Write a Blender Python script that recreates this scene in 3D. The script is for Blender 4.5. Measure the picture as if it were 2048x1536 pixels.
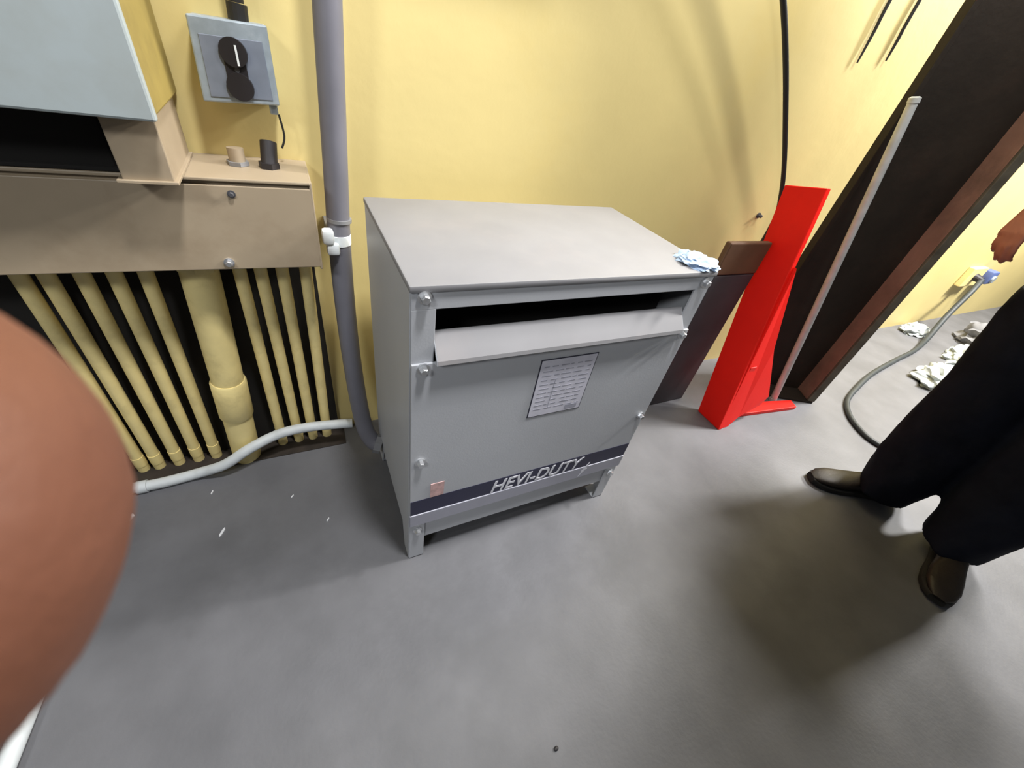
import bpy, bmesh, math, random
from mathutils import Vector, Matrix, Euler
random.seed(7)
for o in list(bpy.data.objects):
    bpy.data.objects.remove(o)
SC = bpy.context.scene
COL = SC.collection
R = math.radians

def lin(r, g, b):
    f = lambda v: (v/255/12.92) if v/255 <= .04045 else ((v/255+.055)/1.055)**2.4
    return (f(r), f(g), f(b))

# ---------------------------------------------------------------- camera, world, lamps
cam = bpy.data.cameras.new('camera')
cam.sensor_width = 36.0
cam.lens = 14.0866
cam.clip_start = 0.002
cam.dof.use_dof = True
cam.dof.focus_distance = 1.5
cam.dof.aperture_fstop = 40.0
camo = bpy.data.objects.new('camera', cam)
COL.objects.link(camo)
camo.matrix_world = Matrix(((0.89600385, 0.15077584, -0.41766463, -0.14775871),
                            (-0.41200444, 0.63310075, -0.65531349, -0.59678275),
                            (0.16561835, 0.75924310, 0.62938103, 1.23019992),
                            (0, 0, 0, 1)))
SC.camera = camo
SC.view_settings.view_transform = 'Standard'
SC.view_settings.look = 'None'
SC.view_settings.gamma = 1.0
SC.view_settings.use_curve_mapping = False
SC.view_settings.exposure = 0.0

world = bpy.data.worlds.new('world')
SC.world = world
world.use_nodes = True
wb = world.node_tree.nodes['Background']
wb.inputs[0].default_value = (0.88, 0.94, 1.0, 1)
wb.inputs[1].default_value = 0.08

def area(name, loc, target, sx, sy, energy, color):
    l = bpy.data.lights.new(name, 'AREA')
    l.shape = 'RECTANGLE'; l.size = sx; l.size_y = sy
    l.energy = energy; l.color = color
    o = bpy.data.objects.new(name, l)
    COL.objects.link(o)
    o.location = loc
    d = Vector(target) - Vector(loc)
    o.rotation_euler = d.to_track_quat('-Z', 'Y').to_euler()
    return o
area('lamp_right', (3.3, -0.15, 3.1), (1.4, 0.1, 0.4), 0.5, 0.35, 185, (1.0, 0.985, 0.96))
area('lamp_front', (-1.7, -1.62, 2.5), (0.0, 0.3, 0.6), 0.5, 0.35, 29, (0.95, 0.98, 1.0))
area('fill_wall', (1.65, -0.36, 3.1), (1.65, 0.64, 3.04), 1.3, 0.25, 126, (1.0, 0.985, 0.96))  # added wall washer, turned level to brighten the wall, not the near floor
area('lamp_far', (4.9, -0.45, 3.1), (5.0, 0.5, 0.9), 0.6, 0.4, 270, (1.0, 0.985, 0.95))
sl_ = bpy.data.lights.new('fill_left', 'SPOT')  # added spot for pipes and wall; its cone leaves out the near right floor
sl_.energy = 244; sl_.spot_size = R(58); sl_.spot_blend = .75; sl_.shadow_soft_size = .14; sl_.color = (0.98, 0.985, 1.0)
so_ = bpy.data.objects.new('fill_left', sl_); COL.objects.link(so_)
so_.location = (0.30, -0.50, 3.1)
so_.rotation_euler = Vector((-0.60, 0.86, -2.7)).to_track_quat('-Z', 'Y').to_euler()

# ---------------------------------------------------------------- materials
MATS = {}
def mat(name, col, rough=.5, metal=0.0, var=.12, scale=6.0, bump=0.0, bscale=60.0, spec=.5, stain=None, stain_scale=3.0, stain_amt=.5, alpha=None):
    m = bpy.data.materials.new(name); m.use_nodes = True
    nt = m.node_tree; b = nt.nodes['Principled BSDF']
    tc = nt.nodes.new('ShaderNodeTexCoord')
    n = nt.nodes.new('ShaderNodeTexNoise'); n.inputs['Scale'].default_value = scale; n.inputs['Detail'].default_value = 5
    nt.links.new(tc.outputs['Object'], n.inputs['Vector'])
    mr = nt.nodes.new('ShaderNodeMapRange')
    mr.inputs[1].default_value = .3; mr.inputs[2].default_value = .7
    mr.inputs[3].default_value = 1-var; mr.inputs[4].default_value = 1+var
    nt.links.new(n.outputs['Fac'], mr.inputs[0])
    mx = nt.nodes.new('ShaderNodeMix'); mx.data_type = 'RGBA'; mx.blend_type = 'MULTIPLY'
    mx.inputs[0].default_value = 1.0
    mx.inputs[6].default_value = (*col, 1)
    nt.links.new(mr.outputs[0], mx.inputs[7])
    out = mx.outputs[2]
    if stain:
        n2 = nt.nodes.new('ShaderNodeTexNoise'); n2.inputs['Scale'].default_value = stain_scale; n2.inputs['Detail'].default_value = 8
        n2.inputs['Roughness'].default_value = .65
        nt.links.new(tc.outputs['Object'], n2.inputs['Vector'])
        r2 = nt.nodes.new('ShaderNodeMapRange'); r2.inputs[1].default_value = .52; r2.inputs[2].default_value = .72
        r2.inputs[3].default_value = 0; r2.inputs[4].default_value = stain_amt
        nt.links.new(n2.outputs['Fac'], r2.inputs[0])
        m2 = nt.nodes.new('ShaderNodeMix'); m2.data_type = 'RGBA'
        nt.links.new(r2.outputs[0], m2.inputs[0])
        nt.links.new(out, m2.inputs[6]); m2.inputs[7].default_value = (*stain, 1)
        out = m2.outputs[2]
    nt.links.new(out, b.inputs['Base Color'])
    b.inputs['Roughness'].default_value = rough
    b.inputs['Metallic'].default_value = metal
    b.inputs['Specular IOR Level'].default_value = spec
    if bump:
        n3 = nt.nodes.new('ShaderNodeTexNoise'); n3.inputs['Scale'].default_value = bscale; n3.inputs['Detail'].default_value = 4
        nt.links.new(tc.outputs['Object'], n3.inputs['Vector'])
        bp = nt.nodes.new('ShaderNodeBump'); bp.inputs['Strength'].default_value = bump; bp.inputs['Distance'].default_value = .01
        nt.links.new(n3.outputs['Fac'], bp.inputs['Height'])
        nt.links.new(bp.outputs[0], b.inputs['Normal'])
    MATS[name] = m
    return m

mat('wall_paint', (.70, .57, .245), .5, var=.06, scale=2.2, bump=.06, bscale=35, stain=(.70, .53, .18), stain_scale=1.4, stain_amt=.5)
mat('floor_paint', (.13, .13, .139), .55, var=.16, scale=5, bump=.06, bscale=90, stain=(.085, .085, .088), stain_scale=2.2, stain_amt=.55)
mat('yellow_pipe', (.88, .72, .32), .45, var=.1, scale=14, stain=(.42, .30, .10), stain_scale=8, stain_amt=.45)
mat('olive_shade', (.30, .225, .06), .6, var=.15, scale=6, stain=(.16, .12, .04), stain_scale=4, stain_amt=.6)  # cabinet side: its shade is put into this dark olive
mat('edge_grey', (.105, .092, .066), .65, var=.25, scale=20, spec=.3)
mat('grime_shade', (.030, .022, .016), .9, var=.4, scale=20)
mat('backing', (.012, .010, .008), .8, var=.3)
mat('xfmr_grey', (.48, .49, .515), .42, var=.03, scale=4, bump=.03, bscale=200)
mat('xfmr_top', (.255, .250, .258), .5, var=.05, scale=9, stain=(.32, .29, .285), stain_scale=5, stain_amt=.4)
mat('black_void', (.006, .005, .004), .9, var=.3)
mat('navy', (.020, .020, .055), .4, var=.08)
mat('silver_strip', (.36, .36, .42), .35, var=.05)
mat('white_ink', (.75, .75, .80), .5, var=.04)
mat('plate_paper', (.66, .65, .73), .4, var=.08, scale=30)
mat('plate_print', (.36, .36, .42), .5, var=.15, scale=60)
mat('plate_border', (.03, .03, .05), .5)
mat('sticker', (.62, .40, .38), .5, var=.2, scale=80)
mat('zinc', (.72, .73, .75), .28, metal=.85, var=.1, scale=90)
mat('dark_zinc', (.10, .10, .11), .5, metal=.4)
mat('cab_grey', (.36, .405, .41), .5, var=.05, scale=4, stain=(.30, .31, .28), stain_scale=5, stain_amt=.45)
mat('beige_steel', (.36, .285, .195), .5, var=.08, scale=5, stain=(.26, .19, .12), stain_scale=6, stain_amt=.5)
mat('box_blue', (.37, .43, .48), .38, metal=.25, var=.14, scale=40, stain=(.55, .6, .62), stain_scale=20, stain_amt=.5)
mat('plate_slate', (.19, .215, .265), .45, var=.1, scale=30)
mat('socket_dark', (.018, .015, .017), .5, var=.2)
mat('conduit_grey', (.155, .152, .175), .5, var=.07, scale=12)
mat('fitting_grey', (.26, .26, .27), .45, metal=.2, var=.1, scale=40)
mat('white_tape', (.82, .86, .87), .5, var=.06, scale=60)
mat('white_pipe', (.60, .63, .64), .5, var=.09, scale=18, stain=(.40, .42, .40), stain_scale=12, stain_amt=.5)
mat('red_paint', (.95, .014, .007), .45, var=.04, scale=6, spec=.2, stain=(.78, .012, .006), stain_scale=4, stain_amt=.4)
mat('column_brown', (.017, .012, .008), .7, var=.25, scale=7, bump=.15, bscale=40, spec=.25, stain=(.035, .020, .013), stain_scale=3, stain_amt=.6)
mat('column_lit', (.26, .145, .105), .65, var=.2, scale=7, bump=.15, bscale=40, spec=.3, stain=(.09, .06, .045), stain_scale=5, stain_amt=.5)  # lighter copy of column_brown: light on the right flange put into the colour
mat('pole_grey', (.50, .52, .51), .45, metal=.2, var=.12, scale=25)
mat('bin_grey', (.045, .042, .047), .6, var=.2, scale=6)
mat('bin_brown', (.11, .052, .025), .65, var=.2, scale=8)
mat('cable_black', (.02, .019, .018), .55, var=.2)
mat('cable_grey', (.032, .038, .040), .55, var=.2, scale=30)
mat('blue_plug', (.10, .14, .32), .45, var=.1)
mat('blue_rag', (.42, .55, .74), .8, var=.1, scale=40, bump=.3, bscale=80)
mat('pale_sheet', (.50, .54, .54), .6, var=.2, scale=10, stain=(.25, .28, .25), stain_scale=6, stain_amt=.6)
mat('grey_rag', (.20, .20, .21), .85, var=.3, scale=14)
mat('chip_white', (.70, .70, .72), .6, var=.1)
mat('skin_shaded', (.15, .056, .031), .6, var=.05, scale=60, bump=.05, bscale=900)  # hand darker than skin_dark: shade beside the camera put into the colour
mat('skin_dark', (.30, .10, .062), .5, var=.08, scale=30)
mat('navy_cloth', (.0065, .0075, .0135), .9, var=.3, scale=9, bump=.35, bscale=16, spec=.15)
mat('dark_cloth', (.010, .010, .014), .9, var=.3, scale=9, bump=.3, bscale=16, spec=.15)
mat('shoe_leather', (.018, .012, .008), .5, var=.3, scale=25, bump=.1, bscale=120)
mat('shoe_sole', (.010, .009, .008), .8, var=.2)
mat('lace', (.03, .025, .02), .8)
mat('hair_dark', (.012, .008, .006), .6, var=.3, scale=60)
mat('eye_white', (.7, .7, .68), .3)
mat('machine_green', (.05, .07, .06), .5, var=.1)

# ---------------------------------------------------------------- helpers
class MB:
    """collects shapes, builds ONE mesh object"""
    def __init__(s): s.bm = bmesh.new()
    def box(s, x0, x1, y0, y1, z0, z1, bev=0.0, M=None, seg=2):
        t = bmesh.new()
        bmesh.ops.create_cube(t, size=1.0)
        for v in t.verts:
            v.co = Vector(((x0+x1)/2+v.co.x*(x1-x0), (y0+y1)/2+v.co.y*(y1-y0), (z0+z1)/2+v.co.z*(z1-z0)))
        if bev: bmesh.ops.bevel(t, geom=t.edges[:], offset=bev, segments=seg, affect='EDGES', profile=.5)
        s._join(t, M); return s
    def prism(s, pts, d, bev=0.0, M=None):
        """polygon pts (3D, planar) extruded by vector d"""
        t = bmesh.new(); d = Vector(d)
        a = [t.verts.new(p) for p in pts]; b = [t.verts.new(Vector(p)+d) for p in pts]
        n = len(pts)
        t.faces.new(a); t.faces.new(b[::-1])
        for i in range(n): t.faces.new((a[i], b[i], b[(i+1) % n], a[(i+1) % n]))
        bmesh.ops.recalc_face_normals(t, faces=t.faces)
        if bev: bmesh.ops.bevel(t, geom=t.edges[:], offset=bev, segments=2, affect='EDGES', profile=.5)
        s._join(t, M); return s
    def tube(s, path, rad, n=16, caps=True, smooth=0):
        P = [Vector(p) for p in path]
        rs = list(rad) if hasattr(rad, '__len__') else [rad]*len(P)
        if smooth:
            Q = []; RR = []
            for i in range(len(P)-1):
                p0 = P[max(i-1, 0)]; p1 = P[i]; p2 = P[i+1]; p3 = P[min(i+2, len(P)-1)]
                for k in range(smooth):
                    t = k/smooth
                    Q.append(.5*((2*p1)+(p2-p0)*t+(2*p0-5*p1+4*p2-p3)*t*t+(3*p1-p0-3*p2+p3)*t**3))
                    RR.append(rs[i]*(1-t)+rs[i+1]*t)
            Q.append(P[-1]); RR.append(rs[-1]); P = Q; rs = RR
        t = bmesh.new(); rings = []
        up = None
        for i, p in enumerate(P):
            d = (P[min(i+1, len(P)-1)]-P[max(i-1, 0)]).normalized()
            if up is None:
                up = d.orthogonal().normalized()
            up = (up-d*up.dot(d)).normalized()
            sd = d.cross(up)
            rings.append([t.verts.new(p+(up*math.cos(2*math.pi*k/n)+sd*math.sin(2*math.pi*k/n))*rs[i]) for k in range(n)])
        for a, b in zip(rings, rings[1:]):
            for k in range(n): t.faces.new((a[k], a[(k+1) % n], b[(k+1) % n], b[k]))
        if caps: t.faces.new(rings[0][::-1]); t.faces.new(rings[-1])
        bmesh.ops.recalc_face_normals(t, faces=t.faces)
        s._join(t); return s
    def loft(s, rings):
        t = bmesh.new()
        rr = [[t.verts.new(p) for p in ring] for ring in rings]
        n = len(rr[0])
        for a, b in zip(rr, rr[1:]):
            for k in range(n): t.faces.new((a[k], a[(k+1) % n], b[(k+1) % n], b[k]))
        t.faces.new(rr[0][::-1]); t.faces.new(rr[-1])
        bmesh.ops.recalc_face_normals(t, faces=t.faces)
        s._join(t); return s
    def ball(s, c, r, sub=2, scale=(1, 1, 1), M=None):
        t = bmesh.new(); bmesh.ops.create_icosphere(t, subdivisions=sub, radius=1)
        for v in t.verts: v.co = Vector((v.co.x*r*scale[0], v.co.y*r*scale[1], v.co.z*r*scale[2]))
        if M:
            for v in t.verts: v.co = M @ v.co
        for v in t.verts: v.co += Vector(c)
        s._join(t); return s
    def _join(s, t, M=None):
        if M is not None:
            for v in t.verts: v.co = M @ v.co
        me = bpy.data.meshes.new('tmp'); t.to_mesh(me); t.free()
        s.bm.from_mesh(me); bpy.data.meshes.remove(me)
    def build(s, name, m, parent=None, smooth=False, loc=None):
        me = bpy.data.meshes.new(name); s.bm.to_mesh(me); s.bm.free()
        o = bpy.data.objects.new(name, me); COL.objects.link(o)
        me.materials.append(MATS[m] if isinstance(m, str) else m)
        if smooth:
            me.polygons.foreach_set('use_smooth', [True]*len(me.polygons))
            try: me.set_sharp_from_angle(angle=R(40))
            except Exception: pass
        if loc is not None:
            L = Vector(loc)
            me.transform(Matrix.Translation(-L)); o.location = L
        if parent is not None:
            o.parent = parent
            if loc is None:
                me.transform(Matrix.Translation(-parent.location))
            else:
                o.location = Vector(loc)-parent.location
        return o

def tag(o, label=None, cat=None, group=None, kind=None):
    if label: o['label'] = label
    if cat: o['category'] = cat
    if group: o['group'] = group
    if kind: o['kind'] = kind
    return o
def thing(name, loc, label, cat, group=None):
    o = bpy.data.objects.new(name, None); COL.objects.link(o)
    o.location = loc; o.empty_display_size = .05
    return tag(o, label, cat, group)

def bolt(parent, c, r=.009, h=.008, axis='Y', name='bolt', m='zinc'):
    """hex head with a washer, standing proud along -Y (or -Z / X)"""
    b = MB()
    A = {'Y': Vector((0, -1, 0)), 'Z': Vector((0, 0, 1)), 'X': Vector((-1, 0, 0))}[axis]
    c = Vector(c)
    b.tube([c, c+A*h*.3], r*1.5, 16)
    b.tube([c+A*h*.3, c+A*h*1.15], r, 6)
    b.tube([c+A*h*1.15, c+A*h*1.35], [r, r*.8], 6)
    return b.build(name, m, parent)

# ---------------------------------------------------------------- structure
WY = 0.61
o = MB().box(-4.0, 9.0, -4.5, WY, -.12, 0).build('floor', 'floor_paint'); tag(o, kind='structure')
o = MB().box(-1.1, -.11, .515, WY, -.05, .003).build('grime_shade_strip_1', 'grime_shade'); tag(o, kind='structure')  # added dark strip: grime plus the shade at the wall base, as colour
o = MB().box(-4.0, 9.0, WY, WY+.15, -.12, 3.4).build('wall_back', 'wall_paint'); tag(o, kind='structure')

# ---------------------------------------------------------------- steel column
th = R(27)
u = Vector((math.cos(th), -math.sin(th), 0)); w = Vector((-math.sin(th), -math.cos(th), 0))
P1 = Vector((2.325, .235, 0)); P0 = P1-u*.415
col = thing('steel_column', (2.14, .30, 0), 'tall dark brown steel column with flange, right of the red post', 'column')
def slab(a, b, t, z0, z1, nrm):
    a = Vector(a); b = Vector(b); n = Vector(nrm)*t
    return [(a.x, a.y, z0), (b.x, b.y, z0), (b.x+n.x, b.y+n.y, z0), (a.x+n.x, a.y+n.y, z0)]
H = 3.4
MB().prism(slab(P0, P1, .014, 0.012, H, -w), (0, 0, H-.012)).build('web', 'column_brown', col)
MB().prism(slab(P1+w*.096, P1-w*.115, .022, 0.012, H, u), (0, 0, H-.012), .003).build('flange', 'column_lit', col)['label'] = 'brown right flange, lightened for the light on it'
MB().prism(slab(P1+w*.097+u*.003, P1+w*.093+u*.003, .016, 0.012, H, u), (0, 0, H-.012)).build('edge_groove', 'black_void', col)
MB().prism(slab(P1+w*.112-u*.002, P1+w*.098-u*.002, .042, 0.012, H, u), (0, 0, H-.012), .003).build('flange_edge', 'edge_grey', col)['label'] = 'grey-brown lip along the flange'
MB().prism(slab(P0+w*.012, P0-w*.035, .022, 0.012, H, -u), (0, 0, H-.012), .003).build('flange', 'column_brown', col)
MB().prism(slab(P0-u*.03+w*.115, P1+u*.03+w*.115, .25, 0, .012, -w), (0, 0, .012)).build('base_plate', 'column_brown', col)

# ---------------------------------------------------------------- transformer
W, D, HT = .735, .443, .914
tr = thing('floor_transformer', (.367, .22, 0), 'grey floor-standing dry-type transformer with navy stripe and sloped vent', 'transformer')
MB().box(0, .004, .003, D-.003, .10, HT-.012, .001).build('side_panel', 'xfmr_grey', tr)
MB().box(W-.004, W, .003, D-.003, .10, HT-.012, .001).build('side_panel', 'xfmr_grey', tr)
MB().box(.004, W-.004, D-.004, D, .10, HT-.012).build('back_panel', 'xfmr_grey', tr)
# side skirts run down to the floor as the end frames
MB().prism([(0, .002, 0), (0, .05, 0), (0, .075, .10), (0, D-.075, .10), (0, D-.05, 0), (0, D-.002, 0), (0, D-.002, .101), (0, .002, .101)], (.004, 0, 0)).build('end_skirt', 'xfmr_grey', tr)
MB().prism([(W-.004, .002, 0), (W-.004, .05, 0), (W-.004, .075, .10), (W-.004, D-.075, .10), (W-.004, D-.05, 0), (W-.004, D-.002, 0), (W-.004, D-.002, .101), (W-.004, .002, .101)], (.004, 0, 0)).build('end_skirt', 'xfmr_grey', tr)
MB().box(-.002, W+.002, -.004, D+.002, HT-.014, HT, .004).build('top_cover', 'xfmr_top', tr, True)
MB().box(0.002, W-.002, 0, .006, .866, HT-.013, .0015).build('header_panel', 'xfmr_grey', tr)
# corner posts beside the vent slot
MB().box(.002, .046, 0, .006, .74, .867, .001).build('corner_post', 'xfmr_grey', tr)
MB().box(W-.046, W-.002, 0, .006, .74, .867, .001).build('corner_post', 'xfmr_grey', tr)
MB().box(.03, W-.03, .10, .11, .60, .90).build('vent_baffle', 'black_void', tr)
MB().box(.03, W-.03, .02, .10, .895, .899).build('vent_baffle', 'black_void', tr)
# front panel with the lip folded back and inwards
pf = MB()
pf.box(.002, W-.002, -.006, 0, .232, .752, .0015)
pf.prism([(.046, -.006, .750), (.046, -.024, .757), (.046, -.022, .766), (.046, .014, .812), (.046, .018, .809), (.046, -.016, .764), (.046, .0, .750)], (W-.092, 0, 0))
fp = pf.build('front_panel', 'xfmr_grey', tr)
MB().prism([(.0475, -.0246, .758), (.0475, -.0226, .7665), (.0475, .0145, .8135), (.0475, .015, .812), (.0475, -.0215, .7655), (.0475, -.0236, .757)], (W-.095, 0, 0)).build('panel_lip', 'xfmr_top', tr)
MB().box(.003, W-.003, -.0068, -.005, .243, .304).build('navy_stripe', 'navy', tr)['label'] = 'navy blue stripe across the front'
MB().box(.001, W-.001, -.009, 0, .188, .241, .002).build('lower_strip', 'silver_strip', tr)
MB().box(.004, W-.004, .004, .010, .098, .189, .001).build('bottom_rail', 'xfmr_grey', tr)
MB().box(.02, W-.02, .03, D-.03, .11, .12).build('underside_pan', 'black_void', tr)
for x0, x1 in ((.002, .045), (W-.045, W-.002)):
    for y0, y1 in ((-.002, .05), (D-.05, D-.002)):
        f = MB(); f.box(x0, x1, y0, y0+.004, 0, .187, .001); f.box(x0, x1, y0, y1, 0, .005, .001)
        f.build('foot', 'xfmr_grey', tr)
for x, z in ((.024, .892), (W-.028, .886), (.024, .742), (W-.026, .742), (.024, .462), (W-.024, .440), (W-.022, .152), (.024, .155)):
    bolt(tr, (x, -.001 if z > .75 or z < .2 else -.006, z), .0085, .011)
# rating plate
pl = MB().box(.292, .450, -.0075, -.006, .538, .720).build('rating_plate', 'plate_border', tr)
MB().box(.294, .448, -.0082, -.007, .540, .718).build('plate_face', 'plate_paper', pl) if False else None
pp = MB(); pp.box(.2945, .4475, -.0082, -.007, .5405, .7175); pp.build('plate_paper', 'plate_paper', tr)['label'] = 'pale printed rating plate'
pr = MB()
random.seed(3)
for i in range(11):
    z = .700-.0135*i
    x = .304
    while x < .436:
        l = random.uniform(.008, .03)
        x1 = min(x+l, .438)
        pr.box(x, x1, -.0086, -.0080, z-.003, z)
        x = x1+random.uniform(.004, .012)
pr.box(.344, .3455, -.0086, -.0080, .56, .655)
pr.box(.40, .436, -.0086, -.0080, .546, .560)
tag(pr.build('plate_print', 'plate_print', tr), kind='stuff')
# warning sticker
MB().box(.054, .090, -.0075, -.006, .306, .362).build('warning_sticker', 'sticker', tr)['label'] = 'small pink and white sticker above the stripe'
# lettering
def lettering(body, x0, x1, z0, height, y, parent, m, shear=.25):
    cu = bpy.data.curves.new('lettering', 'FONT'); cu.body = body; cu.size = 1; cu.extrude = .012; cu.offset = .012; cu.shear = shear
    t = bpy.data.objects.new('tmp_text', cu); COL.objects.link(t)
    bpy.context.view_layer.update()
    me = bpy.data.meshes.new_from_object(t.evaluated_get(bpy.context.evaluated_depsgraph_get()))
    bpy.data.objects.remove(t)
    xs = [v.co.x for v in me.vertices]; ys = [v.co.y for v in me.vertices]
    sx = (x1-x0)/(max(xs)-min(xs)); sy = height/(max(ys)-min(ys))
    for v in me.vertices:
        v.co = Vector((x0+(v.co.x-min(xs))*sx, y-v.co.z*.05, z0+(v.co.y-min(ys))*sy))-parent.location
    me.materials.clear(); me.materials.append(MATS[m])
    o = bpy.data.objects.new('lettering', me); COL.objects.link(o); o.parent = parent
    return o
lettering('HEVI-DUTY', .234, .553, .244, .052, -.0072, tr, 'white_ink')['label'] = 'white capital lettering on the navy stripe'
MB().prism([(.556, -.0098, .196), (.566, -.0098, .222), (.561, -.0098, .222), (.585, -.0098, .262), (.577, -.0098, .232), (.582, -.0098, .232)], (0, .002, 0)).build('lightning_mark', 'white_ink', tr)

# ---------------------------------------------------------------- grey conduit to the transformer
gc = thing('grey_conduit', (-.04, .52, 0), 'thick grey vertical conduit running down the wall into the transformer', 'conduit')
MB().tube([(-.008, .515, 1.696), (-.034, .515, 1.245), (-.047, .515, 1.0), (-.058, .512, .775), (-.062, .505, .56), (-.060, .49, .38), (-.055, .46, .24), (-.047, .428, .155), (-.030, .405, .112), (-.014, .392, .100)],
          [.0275]*10, 20, smooth=6).build('pipe', 'conduit_grey', gc, True)
MB().tube([(-.022, .396, .104), (-.002, .388, .098)], .034, 8).build('connector', 'fitting_grey', gc)
MB().tube([(-.053, .512, .84), (-.0535, .512, .832)], .0295, 20).build('coupling_ring', 'fitting_grey', gc, True)
cl = MB()
cl.box(-.100, -.072, .468, .500, .785, .822, .008); cl.box(-.092, -.062, .472, .500, .757, .787, .006)
cl.tube([(-.0590, .512, .800), (-.0595, .512, .775)], .0300, 20)
co = cl.build('pipe_strap', 'white_tape', gc, True); co['label'] = 'bright white strap clamp'
MB().box(-.085, -.030, .53, WY, .78, .81).build('strap_bracket', 'fitting_grey', gc)

# ---------------------------------------------------------------- wireway
wwf = .43
ww = thing('wireway_trough', (-.6, .52, .74), 'long beige steel wireway trough on the wall above the yellow conduits', 'wireway')
MB().box(-1.15, -.115, wwf+.006, WY, .745, .935, .003).build('trough_body', 'beige_steel', ww)
MB().box(-1.15, -.112, wwf, wwf+.006, .748, .928, .002).build('trough_cover', 'beige_steel', ww)
MB().box(-1.15, -.112, wwf-.002, WY, .935, .942, .002).build('top_flange', 'beige_steel', ww)
MB().box(-.115, -.109, wwf, WY, .742, .942, .002).build('end_cap', 'beige_steel', ww)
bolt(ww, (-.300, wwf, .765), .007, .010)
bolt(ww, (-.262, wwf, .912), .005, .006, m='dark_zinc')
# ---------------------------------------------------------------- bank of yellow conduits
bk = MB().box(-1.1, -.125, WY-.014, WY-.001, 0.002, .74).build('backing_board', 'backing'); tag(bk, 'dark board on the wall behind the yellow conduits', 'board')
bars = [('leftmost of the narrow yellow conduits, beside the fingertip', -.691, -.716),
        ('second narrow yellow conduit from the fingertip, under the trough', -.649, -.675),
        ('third narrow yellow conduit from the fingertip, under the trough', -.592, -.623),
        ('second narrow yellow conduit to the left of the wide yellow pipe', -.537, -.570),
        ('narrow yellow conduit directly left of the wide yellow pipe', -.481, -.520),
        ('narrow yellow conduit directly right of the wide yellow pipe', -.297, -.318),
        ('second narrow yellow conduit to the right of the wide yellow pipe', -.252, -.265),
        ('third narrow yellow conduit to the right of the wide yellow pipe', -.203, -.218),
        ('rightmost narrow yellow conduit, nearest the grey conduit', -.147, -.170)]
for lab, xt, xb in bars:
    t = thing('yellow_conduit', (xb, .545, 0), lab, 'conduit', 'narrow yellow conduits under the trough')
    yb = .575 if xb < -.5 else .579
    MB().tube([(xb, yb, 0), (xt, .528, .745)], .0155, 14).build('pipe', 'yellow_pipe', t, True)
    MB().tube([(xt, .528, .745), (xt+.0005, .5285, .722)], .020, 8).build('locknut', 'yellow_pipe', t)
    MB().tube([(xb+(xt-xb)*.04, yb-.002, .03), (xb+(xt-xb)*.09, yb-.0045, .07)], .0168, 14).build('coupling', 'yellow_pipe', t, True)
t = thing('wide_yellow_pipe', (-.43, .535, 0), 'wide yellow pipe with a coupling between the narrow yellow conduits', 'pipe')
f = lambda z: (-.430+(.052)*z/.745, .552-.024*z/.745, z)
MB().tube([f(0), f(.741)], .041, 28).build('pipe', 'yellow_pipe', t, True)
MB().tube([f(.205), f(.211), f(.345), f(.351)], [.043, .0465, .0465, .043], 28).build('coupling', 'yellow_pipe', t, True)
MB().tube([f(.715), f(.740)], .050, 8).build('locknut', 'yellow_pipe', t)

# ---------------------------------------------------------------- grey cabinet and its riser
cb = thing('grey_cabinet', (-.6, .47, 1.05), 'pale grey electrical cabinet on the wall above the beige trough', 'cabinet')
MB().box(-.90, -.330, .345, WY-.002, 1.052, 1.75, .004).build('body', 'olive_shade', cb)['label'] = 'olive side of the cabinet, shade put into its colour'
dr = MB().box(-.902, -.327, .330, .346, 1.048, 1.752, .004).build('door', 'cab_grey', cb)
k = MB(); k.tube([(-.392, .330, 1.185), (-.392, .316, 1.185)], .018, 20); k.box(-.397, -.387, .306, .318, 1.172, 1.198, .003)
k.build('latch', 'socket_dark', dr)['label'] = 'black round latch'
rs = thing('steel_riser', (-.38, .46, .942), 'beige steel riser block between the grey cabinet and the trough', 'riser')
rb = MB(); rb.box(-.412, -.338, .372, .382, .944, 1.050, .002); rb.box(-.345, -.338, .38, .58, .943, 1.050, .001); rb.box(-.412, -.338, .58, .59, .943, 1.05, .001)
rb.build('frame', 'beige_steel', rs)
rb = MB(); rb.box(-.420, -.332, .366, .59, .9425, .948, .001); rb.build('foot_flange', 'beige_steel', rs)
bx = thing('black_duct', (-.62, .49, .942), 'black duct block in the gap under the grey cabinet', 'duct')
MB().box(-.86, -.43, .44, .585, .944, 1.046, .004).build('block', 'black_void', bx)
MB().box(-.87, -.42, .43, .59, .9425, .950, .002).build('flange', 'black_void', bx)

# ---------------------------------------------------------------- outlet box
ob = thing('outlet_box', (-.21, .58, 1.05), 'worn blue-grey metal outlet box with dark twin sockets on the wall', 'outlet')
MB().prism([(-.274, .552, 1.186), (-.146, .552, 1.190), (-.146, .552, 1.060), (-.280, .552, 1.052)], (0, WY-.552, 0), .006).build('box', 'box_blue', ob)
MB().prism([(-.274, .545, 1.186), (-.145, .545, 1.190), (-.145, .545, 1.060), (-.281, .545, 1.052)], (0, .008, 0), .003).build('cover_plate', 'box_blue', ob)
MB().prism([(-.262, .5435, 1.160), (-.158, .5435, 1.164), (-.156, .5435, 1.068), (-.266, .5435, 1.062)], (0, .003, 0), .001).build('face_plate', 'plate_slate', ob)
MB().prism([(-.229, .541, 1.150), (-.193, .541, 1.152), (-.193, .541, 1.076), (-.230, .541, 1.074)], (0, .003, 0), .001).build('socket_bridge', 'socket_dark', ob)
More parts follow.
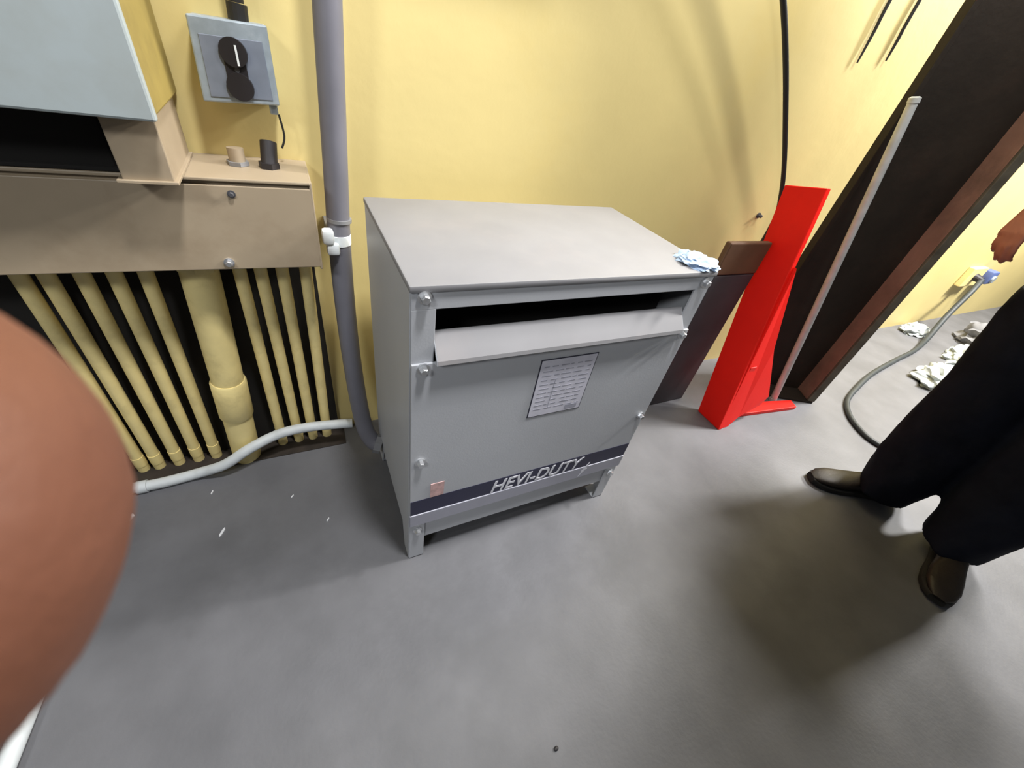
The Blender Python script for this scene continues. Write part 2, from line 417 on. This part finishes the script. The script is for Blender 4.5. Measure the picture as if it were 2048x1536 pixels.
for zc in (1.140, 1.085):
    s_ = MB()
    s_.tube([(-.210, .546, zc), (-.211, .537, zc)], .0235, 24)
    so = s_.build('socket', 'socket_dark', ob)
    q = MB()
    for dx in (-.008, .008): q.box(-.2115+dx-.0015, -.2115+dx+.0015, .5355, .539, zc-.002, zc+.011)
    q.tube([(-.2115, .539, zc-.010), (-.2115, .5355, zc-.010)], .0035, 10)
    q.build('slot', 'black_void', so)
MB().box(-.207, -.2035, .535, .538, 1.120, 1.152).build('bright_prong', 'white_tape', ob)['label'] = 'bright white sliver in the upper socket'
MB().tube([(-.210, .545, 1.1125), (-.210, .540, 1.1125)], .0045, 10).build('screw', 'dark_zinc', ob)
MB().tube([(-.192, .575, 1.188), (-.190, .575, 1.214)], .0175, 16).build('connector', 'cable_black', ob)
MB().box(-.166, -.150, .56, .585, 1.040, 1.058, .003).build('lug', 'box_blue', ob)
fx = thing('dark_flex', (-.19, .575, 1.214), 'short dark conduit rising from the top of the outlet box', 'conduit')
MB().tube([(-.190, .575, 1.215), (-.186, .575, 1.32), (-.185, .575, 1.6)], .013, 14).build('tube', 'cable_black', fx, True)
wr = thing('thin_black_wire', (-.158, .565, .98), 'thin black wire hanging between the outlet box and the trough', 'wire')
MB().tube([(-.150, .565, 1.041), (-.146, .566, 1.00), (-.155, .565, .975)], .0022, 8, smooth=5).build('wire', 'cable_black', wr, True)
# fittings on top of the trough
a = thing('pipe_stub', (-.245, .53, .942), 'short pale pipe stub standing on top of the trough', 'fitting')
MB().tube([(-.246, .535, .942), (-.246, .537, .975)], .016, 14).build('stub', 'beige_steel', a, True)
MB().tube([(-.246, .535, .9425), (-.246, .535, .950)], .022, 6).build('locknut', 'fitting_grey', a)
a = thing('black_coupling', (-.185, .525, .942), 'black coupling standing at the right end of the trough', 'fitting')
MB().tube([(-.186, .525, .945), (-.180, .545, .99)], .0165, 16).build('barrel', 'socket_dark', a, True)
MB().tube([(-.186, .525, .9425), (-.186, .525, .954)], .021, 6).build('locknut', 'socket_dark', a)

# ---------------------------------------------------------------- white pipe on the floor
wp = thing('white_floor_pipe', (-.6, .5, 0), 'white pipe lying along the floor in front of the yellow conduits', 'pipe')
MB().tube([(-.84, -.50, .017), (-.822, -.25, .017), (-.808, -.08, .017), (-.797, .06, .017), (-.785, .28, .017), (-.772, .43, .017), (-.748, .486, .017), (-.70, .487, .017), (-.645, .488, .017), (-.56, .493, .022), (-.478, .475, .058), (-.403, .488, .096), (-.315, .515, .112), (-.219, .52, .115), (-.081, .505, .112)],
          .0165, 16, smooth=5).build('pipe', 'white_pipe', wp, True)
MB().tube([(-.716, .487, .017), (-.690, .487, .017)], .0195, 16).build('coupling', 'white_pipe', wp, True)

# ---------------------------------------------------------------- red post
rd = thing('red_steel_post', (1.6, .2, 0), 'bright red steel post with a foot, leaning back in front of the column', 'post')
MB().prism([(1.53, .125, 0), (1.53, .263, 0), (1.53, .452, 1.018), (1.53, .302, 1.050)], (.028, 0, 0), .003).build('post_plate', 'red_paint', rd)
A = Vector((1.545, .128, .0)); B = Vector((1.545, .243, .78))
gp = [A, Vector((1.60, .128, 0)), Vector((1.66, .136, .045)), Vector((1.80, .143, .085)), Vector((1.83, .147, .135)), Vector((1.66, .185, .42)), B]
MB().prism(gp, (0, .014, 0), .002).build('gusset', 'red_paint', rd)
MB().prism([(1.545, .14, 0), (1.62, .135, 0), (1.72, .165, 0), (2.13, .115, 0), (2.15, .165, 0), (1.80, .235, 0), (1.545, .26, 0)], (0, 0, .022), .003).build('foot', 'red_paint', rd)
MB().box(1.558, 1.60, .175, .225, .022, .34, .003, M=None).build('stiffener', 'red_paint', rd)

# ---------------------------------------------------------------- dark panel between transformer and red post
bn = thing('dark_flat_panel', (1.43, .4, 0), 'dark flat panel with brown top standing between transformer and red post', 'panel')
MB().box(1.27, 1.515, .365, .387, 0, .70, .006).build('panel', 'bin_grey', bn)
MB().box(1.27, 1.515, .363, .389, .70, .83, .006).build('top_band', 'bin_brown', bn)['label'] = 'brown top band'

# ---------------------------------------------------------------- grey pole leaning on the column
po = thing('grey_pole', (2.03, .19, 0), 'slim pale grey metal pole leaning against the dark brown column', 'pole')
MB().tube([(2.055, .205, 0.012), (1.905, .397, 1.332)], .0165, 18).build('pole', 'pole_grey', po, True)
MB().tube([(1.9055, .3965, 1.329), (1.9037, .399, 1.344), (1.903, .3998, 1.349)], [.019, .019, .012], 18).build('end_cap', 'pole_grey', po, True)
MB().tube([(2.056, .2025, .0), (2.0535, .208, .022)], .0185, 18).build('foot_tip', 'pole_grey', po, True)

# ---------------------------------------------------------------- cables on the wall
cbx = thing('black_cable', (1.4, .55, 1.2), 'black cable running down the wall to behind the red post', 'cable')
MB().tube([(.636, .50, 1.90), (.86, .51, 1.72), (1.20, .523, 1.455), (1.45, .532, 1.22), (1.68, .545, .975), (1.75, .55, .80), (1.72, .56, .4), (1.68, .575, .008)], .0085, 12, smooth=6).build('cable', 'cable_black', cbx, True)
for i, (x, lab) in enumerate(((1.787, 'left of two dark wire ends hanging on the wall beside the column'), (1.952, 'right of two dark wire ends hanging on the wall, nearest the column'))):
    t = thing('hanging_wire', (x, .595, 1.42), lab, 'wire')
    MB().tube([(x+.006, .6, 1.41+i*.03), (x+.003, .600, 1.50), (x-.006, .600, 1.62), (x-.01, .60, 2.2)], [.0028, .0055, .006, .006], 10, smooth=4).build('wire', 'cable_black', t, True)
t = thing('wall_anchor', (1.714, .6, .855), 'small dark bolt in the wall left of the red post', 'bolt')
bolt(t, (1.714, .61, .855), .008, .014, m='dark_zinc', name='bolt_head')

# ---------------------------------------------------------------- blue rag on the transformer
def crumple(center, r, flat, seed, m, name, label, cat, sub=4, amp=.35, fr=3.0, wide=(1, 1)):
    from mathutils import noise
    b = bmesh.new(); bmesh.ops.create_icosphere(b, subdivisions=sub, radius=1)
    for v in b.verts:
        n = v.co.normalized()
        k = 1+amp*noise.noise(n*fr+Vector((seed, seed*.7, 0)))+amp*.5*noise.noise(n*fr*2.7+Vector((0, seed, 3)))
        z = n.z*flat*r*k
        v.co = Vector((n.x*r*k*wide[0], n.y*r*k*wide[1], max(z, -flat*r*.3)))
    zmin = min(v.co.z for v in b.verts)
    for v in b.verts: v.co += Vector((center[0], center[1], center[2]-zmin))
    t = thing(name, center, label, cat)
    x = MB(); x.bm.free(); x.bm = b
    x.build('cloth', m, t, True)
    return t
crumple((.708, .045, HT), .050, .28, 2, 'blue_rag', 'blue_rag', 'small pale blue rag on the right corner of the transformer top', 'rag')

# ---------------------------------------------------------------- far end of the wall: outlets, cord, litter
fo = thing('yellow_wall_outlet', (4.9, .58, .40), 'yellow painted wall outlet with a dark plug beyond the column', 'outlet')
MB().box(4.70, 4.98, .565, WY, .36, .52, .006).build('box', 'yellow_pipe', fo)
MB().tube([(4.83, .566, .445), (4.83, .515, .44)], [.032, .024], 14).build('socket', 'socket_dark', fo)
bp_ = thing('blue_plug', (5.125, .57, .44), 'blue plug on the yellow wall beside the dark plug', 'plug')
MB().box(5.06, 5.19, .53, WY, .38, .49, .012).build('body', 'blue_plug', bp_, True)
MB().tube([(5.125, .531, .43), (5.125, .515, .43)], .03, 14).build('rim', 'box_blue', bp_, True)
pc = thing('power_cord', (2.6, .1, 0), 'dark grey power cord trailing from the wall plug across the floor', 'cord')
MB().tube([(4.83, .515, .44), (4.70, .48, .36), (4.50, .44, .18), (4.2, .36, .035), (3.9, .30, .013), (3.55, .26, .013), (3.1, .20, .013), (2.78, .13, .013), (2.56, .065, .013), (2.43, -.02, .013), (2.36, -.12, .013), (2.345, -.21, .013), (2.40, -.32, .013), (2.60, -.42, .013)], [.020]*4+[.016]*4+[.0125]*6, 12, smooth=6).build('cord', 'cable_grey', pc, True)
crumple((4.30, .08, 0), .20, .42, 5, 'pale_sheet', 'crumpled_sheet', 'crumpled pale plastic sheet on the floor against the far wall', 'plastic sheet', wide=(1.3, .7))
crumple((4.36, .50, 0), .10, .5, 21, 'pale_sheet', 'torn_bag', 'torn pale bag on the floor against the wall, left of the power cord', 'bag', wide=(1.6, .8))
crumple((3.60, -.02, 0), .19, .45, 9, 'pale_sheet', 'pale_bundle', 'small pale crumpled bundle on the floor behind the navy trousers', 'bundle', wide=(1.2, .8))
crumple((4.85, .16, 0), .24, .6, 12, 'grey_rag', 'grey_rag', 'dark grey rag heap by the far wall beyond the pale sheet', 'rag', wide=(1, .8))

# ---------------------------------------------------------------- scraps on the floor
for (x, y, l, wd, a, lab) in ((-.722, .39, .030, .013, 1.2, 'pale scrap on the floor beside the fingertip, below the white pipe'),
                              (-.489, .261, .032, .007, 1.15, 'thin white splinter on the grey floor below the white pipe'),
                              (-.205, .208, .016, .004, 1.0, 'tiny pale sliver on the floor left of the transformer'),
                              (-.524, .419, .016, .004, 1.25, 'tiny pale sliver on the floor close to the white pipe'),
                              (-.30, .33, .014, .004, .9, 'tiny pale sliver on the floor below the wide yellow pipe')):
    ca, sa = math.cos(a), math.sin(a)
    pts = []
    for (p, q) in ((-l/2, 0), (-l*.3, wd*.5), (l*.25, wd*.45), (l/2, .1*wd), (l*.3, -wd*.5), (-l*.25, -wd*.4)):
        pts.append((x+p*ca-q*sa, y+p*sa+q*ca, 0.0))
    tag(MB().prism(pts, (0, 0, .003)).build('floor_scrap', 'chip_white', loc=(x, y, 0)), lab, 'scrap', 'pale scraps on the floor')
tag(MB().ball((.21, -.565, .003), .006, 2, (1, .8, .5)).build('dark_pebble', 'socket_dark', loc=(.21, -.565, 0)), 'small dark crumb on the floor at the bottom edge', 'crumb')

# ---------------------------------------------------------------- box above the frame (it shades the wall)
jb = thing('junction_box', (.26, .5, 1.7), 'grey junction box high on the wall above the grey conduit', 'junction box')
MB().box(-.10, .62, .40, WY-.002, 1.70, 2.25, .004).build('body', 'cab_grey', jb)
MB().box(-.102, .622, .392, .401, 1.698, 2.252, .003).build('cover', 'cab_grey', jb)

# ---------------------------------------------------------------- people
def capsule(b, a, c, ra, rc, n=20):
    a = Vector(a); c = Vector(c)
    d = c-a; L = d.length
    P = [a+d*(i/6) for i in range(7)]
    b.tube(P, [ra+(rc-ra)*i/6 for i in range(7)], n)
    b.ball(a, ra, 3); b.ball(c, rc, 3)
def remesh(b, name, voxel, m, parent, smooth_it=6, fac=.5):
    me = bpy.data.meshes.new(name); b.bm.to_mesh(me); b.bm.free()
    t = bpy.data.objects.new('tmp_body', me); COL.objects.link(t)
    md = t.modifiers.new('r', 'REMESH'); md.mode = 'VOXEL'; md.voxel_size = voxel
    s = t.modifiers.new('s', 'SMOOTH'); s.iterations = smooth_it; s.factor = fac
    bpy.context.view_layer.update()
    me2 = bpy.data.meshes.new_from_object(t.evaluated_get(bpy.context.evaluated_depsgraph_get()))
    bpy.data.objects.remove(t); bpy.data.meshes.remove(me)
    me2.name = name
    me2.polygons.foreach_set('use_smooth', [True]*len(me2.polygons))
    me2.materials.clear(); me2.materials.append(MATS[m])
    me2.transform(Matrix.Translation(-parent.location))
    o = bpy.data.objects.new(name, me2); COL.objects.link(o); o.parent = parent
    return o

# --- standing worker
pe = thing('person', (1.98, -.47, 0), 'person in navy trousers and dark jacket standing right of the column', 'person')
V = Vector
hipR, hipL = V((2.02, -.335, .92)), V((2.03, -.56, .92))
kneeR, kneeL = V((1.965, -.390, .50)), V((1.975, -.635, .50))
ankR, ankL = V((1.955, -.412, .10)), V((1.955, -.668, .10))
shR, shL = V((2.02, -.275, 1.44)), V((2.05, -.64, 1.44))
elR = V((2.15, -.175, 1.19)); wrR = V((1.950, -.108, 1.160))
elL = V((2.10, -.72, 1.16)); wrL = V((2.00, -.74, .93))
neck = V((2.035, -.455, 1.50)); head = V((2.005, -.452, 1.66))
body = MB()
capsule(body, hipR, kneeR, .08, .055); capsule(body, kneeR, ankR, .052, .036)
capsule(body, hipL, kneeL, .08, .055); capsule(body, kneeL, ankL, .052, .036)
body.ball((2.03, -.455, .98), .15, 3, (.8, 1.1, .9)); body.ball((2.03, -.455, 1.27), .15, 3, (.68, 1.1, 1.2))
capsule(body, (2.03, -.455, 1.0), (2.03, -.455, 1.25), .11, .11)
capsule(body, shR, shL, .055, .055)
capsule(body, shR, elR, .05, .041); capsule(body, elR, wrR, .040, .028)
capsule(body, shL, elL, .05, .041); capsule(body, elL, wrL, .040, .028)
capsule(body, (2.035, -.455, 1.43), neck+V((-.01, 0, .06)), .062, .056)
body.ball(head, .1, 3, (.92, .76, 1.15)); body.ball(head+V((-.03, 0, -.055)), .07, 3, (.85, .8, .85))
capsule(body, head+V((-.092, 0, .015)), head+V((-.113, 0, -.022)), .009, .015)
body.ball(head+V((-.090, 0, -.058)), .022, 2, (.5, 1.1, .35)); body.ball(head+V((-.090, 0, -.072)), .022, 2, (.5, .95, .35))
for s in (-1, 1): body.ball(head+V((.01, s*.078, -.005)), .03, 2, (.6, .25, 1.0))
def make_hand(b, wrist, fwd, up, side, size=1.0, curl=.5):
    """wrist point, finger direction, back-of-hand normal, thumb side"""
    fwd = fwd.normalized(); up = (up-fwd*up.dot(fwd)).normalized()
    sd = fwd.cross(up); sd = sd if sd.dot(side) > 0 else -sd
    k = size
    ln = (.070, .078, .073, .058)
    for i in range(4):                       # index finger first
        off = (1.5-i)*.0205*k
        base = wrist+fwd*(.088-abs(i-1.3)*.004)*k+sd*off
        capsule(b, wrist+sd*off*.6+fwd*.010*k, base, .0155*k, .0112*k, 12)
        p = base; d = fwd.copy(); n = up.copy(); r = (.0092, .0095, .009, .008)[i]*k
        for j, fr in enumerate((.44, .31, .25)):
            a = curl*(.5 if j == 0 else .85)*(1+.08*i)
            d, n = d*math.cos(a)-n*math.sin(a), n*math.cos(a)+d*math.sin(a)
            q = p+d*ln[i]*fr*k*1.1
            capsule(b, p, q, r, r*.92, 12)
            p = q; r *= .92
    p = wrist+fwd*.022*k+sd*.022*k
    q = p+(fwd*.55+sd*.75-up*.35).normalized()*.042*k
    capsule(b, p, q, .0145*k, .0115*k, 12)
    q2 = q+(fwd*.85+sd*.35-up*.35).normalized()*.032*k
    capsule(b, q, q2, .0112*k, .0105*k, 12)
    capsule(b, q2, q2+(fwd*.95-up*.4).normalized()*.024*k, .0102*k, .0088*k, 12)
make_hand(body, wrR+V((-.014, .0, -.030)), V((-.38, -.06, -.92)), V((-.88, .35, .3)), V((0, -1, 0)), 1.02, .40)
make_hand(body, wrL+V((-.01, 0, -.02)), V((-.35, -.02, -.93)), V((0, -1, 0)), V((-.93, 0, .35)), 1.02, .45)
bo = remesh(body, 'body', .0065, 'skin_dark', pe, 4)
# eyes
for s in (-1, 1):
    MB().ball(head+V((-.0795, s*.032, .012)), .0105, 2).build('eye', 'eye_white', pe, True)
    MB().ball(head+V((-.0870, s*.032, .012)), .0052, 2).build('iris', 'hair_dark', pe, True)
h = MB(); h.ball(head+V((.014, 0, .035)), .103, 3, (.93, .82, 1.0)); h.bm.faces.ensure_lookup_table()
for v in list(h.bm.verts):
    rel = v.co-head
    if rel.x < -.045 and rel.z < .062 or rel.z < -.05: h.bm.verts.remove(v)
h.build('hair', 'hair_dark', pe, True)

def ring(c, rx, ry, ax, n=28, wob=0.0, ph=0.0, z=Vector((0, 0, 1))):
    out = []
    for k in range(n):
        a = 2*math.pi*k/n
        s = 1+wob*math.sin(5*a+ph)+wob*.6*math.sin(9*a-ph*2)
        out.append(Vector((c[0]+rx*math.cos(a)*s, c[1]+ry*math.sin(a)*s, c[2])))
    return out
def leg_rings(hip, knee, ank, wx):
    rr = []
    for i, t in enumerate([0, .12, .25, .4, .5, .6, .72, .84, .93, 1.0]):
        if t < .5: c = hip.lerp(knee, t/.5)
        else: c = knee.lerp(ank, (t-.5)/.5)
        c = c.copy()
        z = c.z
        rx = .125-.02*min(t/.5, 1)+(wx if t > .7 else 0)*(t-.7)/.3
        ry = .128-.002*min(t/.5, 1)-.032*max(0, (t-.86)/.14)
        if i == 9: c.z = .068
        rr.append(ring(c, rx, ry, None, 30, .022+.018*(i % 2), i*1.7+hip.y*9))
    return rr
tb = MB()
tb.loft(leg_rings(hipR, kneeR, ankR, .05)); tb.loft(leg_rings(hipL, kneeL, ankL, .05))
tb.loft([ring((2.03, -.455, z), rx, ry, None, 30, .012, z*9) for z, rx, ry in ((.80, .115, .19), (.88, .135, .205), (.96, .135, .20), (1.04, .125, .185))])
to = remesh(tb, 'trousers', .010, 'navy_cloth', pe, 5)
jk = MB()
jk.loft([ring((2.035, -.455, z), rx, ry, None, 30, .014, z*8) for z, rx, ry in ((.93, .150, .215), (1.0, .155, .215), (1.12, .145, .20), (1.28, .145, .205), (1.40, .125, .205), (1.465, .085, .12), (1.50, .068, .075))])
capsule(jk, shR, elR, .075, .062); capsule(jk, elR, elR.lerp(wrR, 1.0), .060, .044)
capsule(jk, shL, elL, .075, .062); capsule(jk, elL, elL.lerp(wrL, .93), .060, .044)
capsule(jk, shR, shL, .075, .075)
remesh(jk, 'jacket', .009, 'dark_cloth', pe, 5)
def shoe(heel, toe, nm):
    heel = V(heel); toe = V(toe); d = (toe-heel); L = d.length; d.normalize(); sd = V((-d.y, d.x, 0))
    prof = [(0, .030, .010, .085), (.04, .036, .0, .098), (.16, .038, .0, .112), (.32, .038, .0, .108), (.48, .043, .0, .085), (.64, .050, .0, .068), (.80, .050, .0, .058), (.92, .038, .004, .050), (.985, .018, .010, .036)]
    up = MB(); so = MB(); R1 = []; R2 = []
    for t, hw, z0, z1 in prof:
        c = heel+d*(t*L)
        r1 = []; r2 = []
        for k in range(20):
            a = 2*math.pi*k/20; ca = math.cos(a); sa = math.sin(a)
            r1.append(c+sd*(hw*(abs(ca)**.75)*(1 if ca > 0 else -1)) + V((0, 0, .024+(z1-.024)*(.5+.5*(abs(sa)**.7)*(1 if sa > 0 else -1)))))
            r2.append(c+sd*((hw+.006)*(abs(ca)**.5)*(1 if ca > 0 else -1)) + V((0, 0, z0*.6+.028*(.5+.5*(abs(sa)**.4)*(1 if sa > 0 else -1)))))
        R1.append(r1); R2.append(r2)
    up.loft(R1); so.loft(R2)
    s = up.build('shoe', 'shoe_leather', pe, True)
    s.data.materials[0] = MATS['shoe_leather']
    q = so.build('sole', 'shoe_sole', pe, True); q.parent = s; q.data.transform(Matrix.Translation(V((0, 0, 0))))
    q.location = V((0, 0, 0))
    lc = MB()
    for i in range(4):
        t = .40+.065*i
        z = .112-.012*i-(.006*i)
        c = heel+d*(t*L)+V((0, 0, z-.016))
        lc.tube([c-sd*.024+V((0, 0, -.008)), c+V((0, 0, .003)), c+sd*.024+V((0, 0, -.008))], .0028, 8, smooth=3)
    l_ = lc.build('laces', 'lace', pe, True); l_.parent = s
shoe((2.01, -.430, 0), (1.712, -.235, 0), 'R')
shoe((1.985, -.672, 0), (1.648, -.770, 0), 'L')

# --- hand of the photographer: fingertip at the left edge
Rc = V((0.89600385, -0.41200444, 0.16561835)); Uc = V((0.15077584, 0.63310075, 0.75924310)); Fc = V((0.41766463, 0.65531349, -0.62938103))
C0 = V((-0.14775871, -0.59678275, 1.23019992))

def W3(r, u, f): return C0+Rc*r+Uc*u+Fc*f
ph = thing('person', (-.20, -1.12, 0), 'photographer with a brown fingertip blurred close up at the left edge', 'person')
hb = MB()
wrist = W3(-.155, -.06, -.11)
FING = [[(-.112, -.022, -.040, .0115), (-.066, -.0150, -.012, .0105), (-.043, -.0105, .000, .0104), (-.0222, -.0048, .0097, .0099)],
        [(-.128, -.042, -.030, .0115), (-.105, -.045, .000, .0100), (-.085, -.048, .006, .0092), (-.068, -.050, .004, .0085)],
        [(-.130, -.061, -.035, .0112), (-.106, -.066, -.010, .0096), (-.084, -.069, -.008, .0088), (-.070, -.070, -.010, .0082)],
        [(-.130, -.078, -.042, .0105), (-.110, -.084, -.024, .0085), (-.094, -.087, -.022, .0078), (-.082, -.088, -.022, .0073)]]
for fg in FING:
    capsule(hb, wrist.lerp(W3(*fg[0][:3]), .1), W3(*fg[0][:3]), .017, fg[0][3], 16)
    for p, q in zip(fg, fg[1:]):
        capsule(hb, W3(*p[:3]), W3(*q[:3]), p[3], q[3], 20)
TH = [(-.146, -.045, -.095, .018), (-.114, -.012, -.092, .0125), (-.090, .004, -.078, .0108), (-.070, .010, -.066, .0098)]
for p, q in zip(TH, TH[1:]): capsule(hb, W3(*p[:3]), W3(*q[:3]), p[3], q[3], 16)
capsule(hb, wrist, W3(-.182, -.12, -.15), .026, .028, 20)
remesh(hb, 'hand', .0016, 'skin_shaded', ph, 8)
# the rest of the photographer stands behind the camera
def W2(x, y, z): return V((x-.20, y-1.12, z))
pb = MB()
hR, hL = W2(.10, 0, .92), W2(-.10, 0, .92)
kR, kL = W2(.12, .03, .50), W2(-.12, .04, .50)
aR, aL = W2(.13, -.01, .10), W2(-.13, -.01, .10)
sR, sL = W2(.18, .02, 1.42), W2(-.18, .02, 1.42)
eL = W2(-.27, .10, 1.13); wL = W3(-.175, -.10, -.135)
eR = W2(.27, .10, 1.14); wR = W3(.16, -.075, -.115)
for p, q, r1, r2 in ((hR, kR, .08, .055), (kR, aR, .052, .036), (hL, kL, .08, .055), (kL, aL, .052, .036), (sR, sL, .06, .06), (sR, eR, .05, .041), (eR, wR, .040, .028), (sL, eL, .05, .041), (eL, wL, .040, .028), (W2(0, 0, 1.0), W2(0, 0, 1.3), .105, .105), (W2(0, 0, 1.43), W2(0, .02, 1.56), .062, .056)):
    capsule(pb, p, q, r1, r2)
hd = W2(0, .045, 1.665)
pb.ball(hd, .1, 3, (.76, .92, 1.15)); pb.ball(hd+V((0, .03, -.055)), .07, 3, (.8, .85, .85))
capsule(pb, hd+V((0, .092, .015)), hd+V((0, .113, -.022)), .009, .015)
pb.ball(hd+V((0, .09, -.058)), .022, 2, (1.1, .5, .35)); pb.ball(hd+V((0, .09, -.072)), .022, 2, (.95, .5, .35))
for q in (-1, 1): pb.ball(hd+V((q*.078, -.01, -.005)), .03, 2, (.25, .6, 1.0))
make_hand(pb, wR, W3(.10, -.02, -.03)-wR, Rc, Uc, .95, .35)
remesh(pb, 'body', .0065, 'skin_dark', ph, 4)
for q in (-1, 1):
    MB().ball(hd+V((q*.032, .0795, .012)), .0105, 2).build('eye', 'eye_white', ph, True)
    MB().ball(hd+V((q*.032, .0870, .012)), .0052, 2).build('iris', 'hair_dark', ph, True)
h = MB(); h.ball(hd+V((0, -.014, .035)), .103, 3, (.82, .93, 1.0))
for v in list(h.bm.verts):
    rel = v.co-hd
    if rel.y > .045 and rel.z < .062 or rel.z < -.05: h.bm.verts.remove(v)
h.build('hair', 'hair_dark', ph, True)
tb = MB()
tb.loft(leg_rings(hR, kR, aR, .0)); tb.loft(leg_rings(hL, kL, aL, .0))
tb.loft([ring(W2(0, 0, z), rx, ry, None, 30, .012, z*9) for z, rx, ry in ((.80, .19, .115), (.88, .205, .135), (.96, .20, .135), (1.04, .185, .125))])
remesh(tb, 'trousers', .012, 'navy_cloth', ph, 5)
jk = MB()
jk.loft([ring(W2(0, 0, z), rx, ry, None, 30, .014, z*8) for z, rx, ry in ((.93, .215, .15), (1.0, .215, .155), (1.12, .20, .145), (1.28, .205, .145), (1.40, .205, .125), (1.465, .12, .085), (1.50, .075, .068))])
for p, q, r1, r2 in ((sR, eR, .075, .062), (eR, eR.lerp(wR, .93), .060, .044), (sL, eL, .075, .062), (eL, eL.lerp(wL, .95), .060, .044), (sR, sL, .075, .075)):
    capsule(jk, p, q, r1, r2)
remesh(jk, 'jacket', .010, 'dark_cloth', ph, 5)
pe = ph
shoe(W2(.12, -.09, 0), W2(.16, .22, 0), 'R'); shoe(W2(-.12, -.09, 0), W2(-.16, .22, 0), 'L')
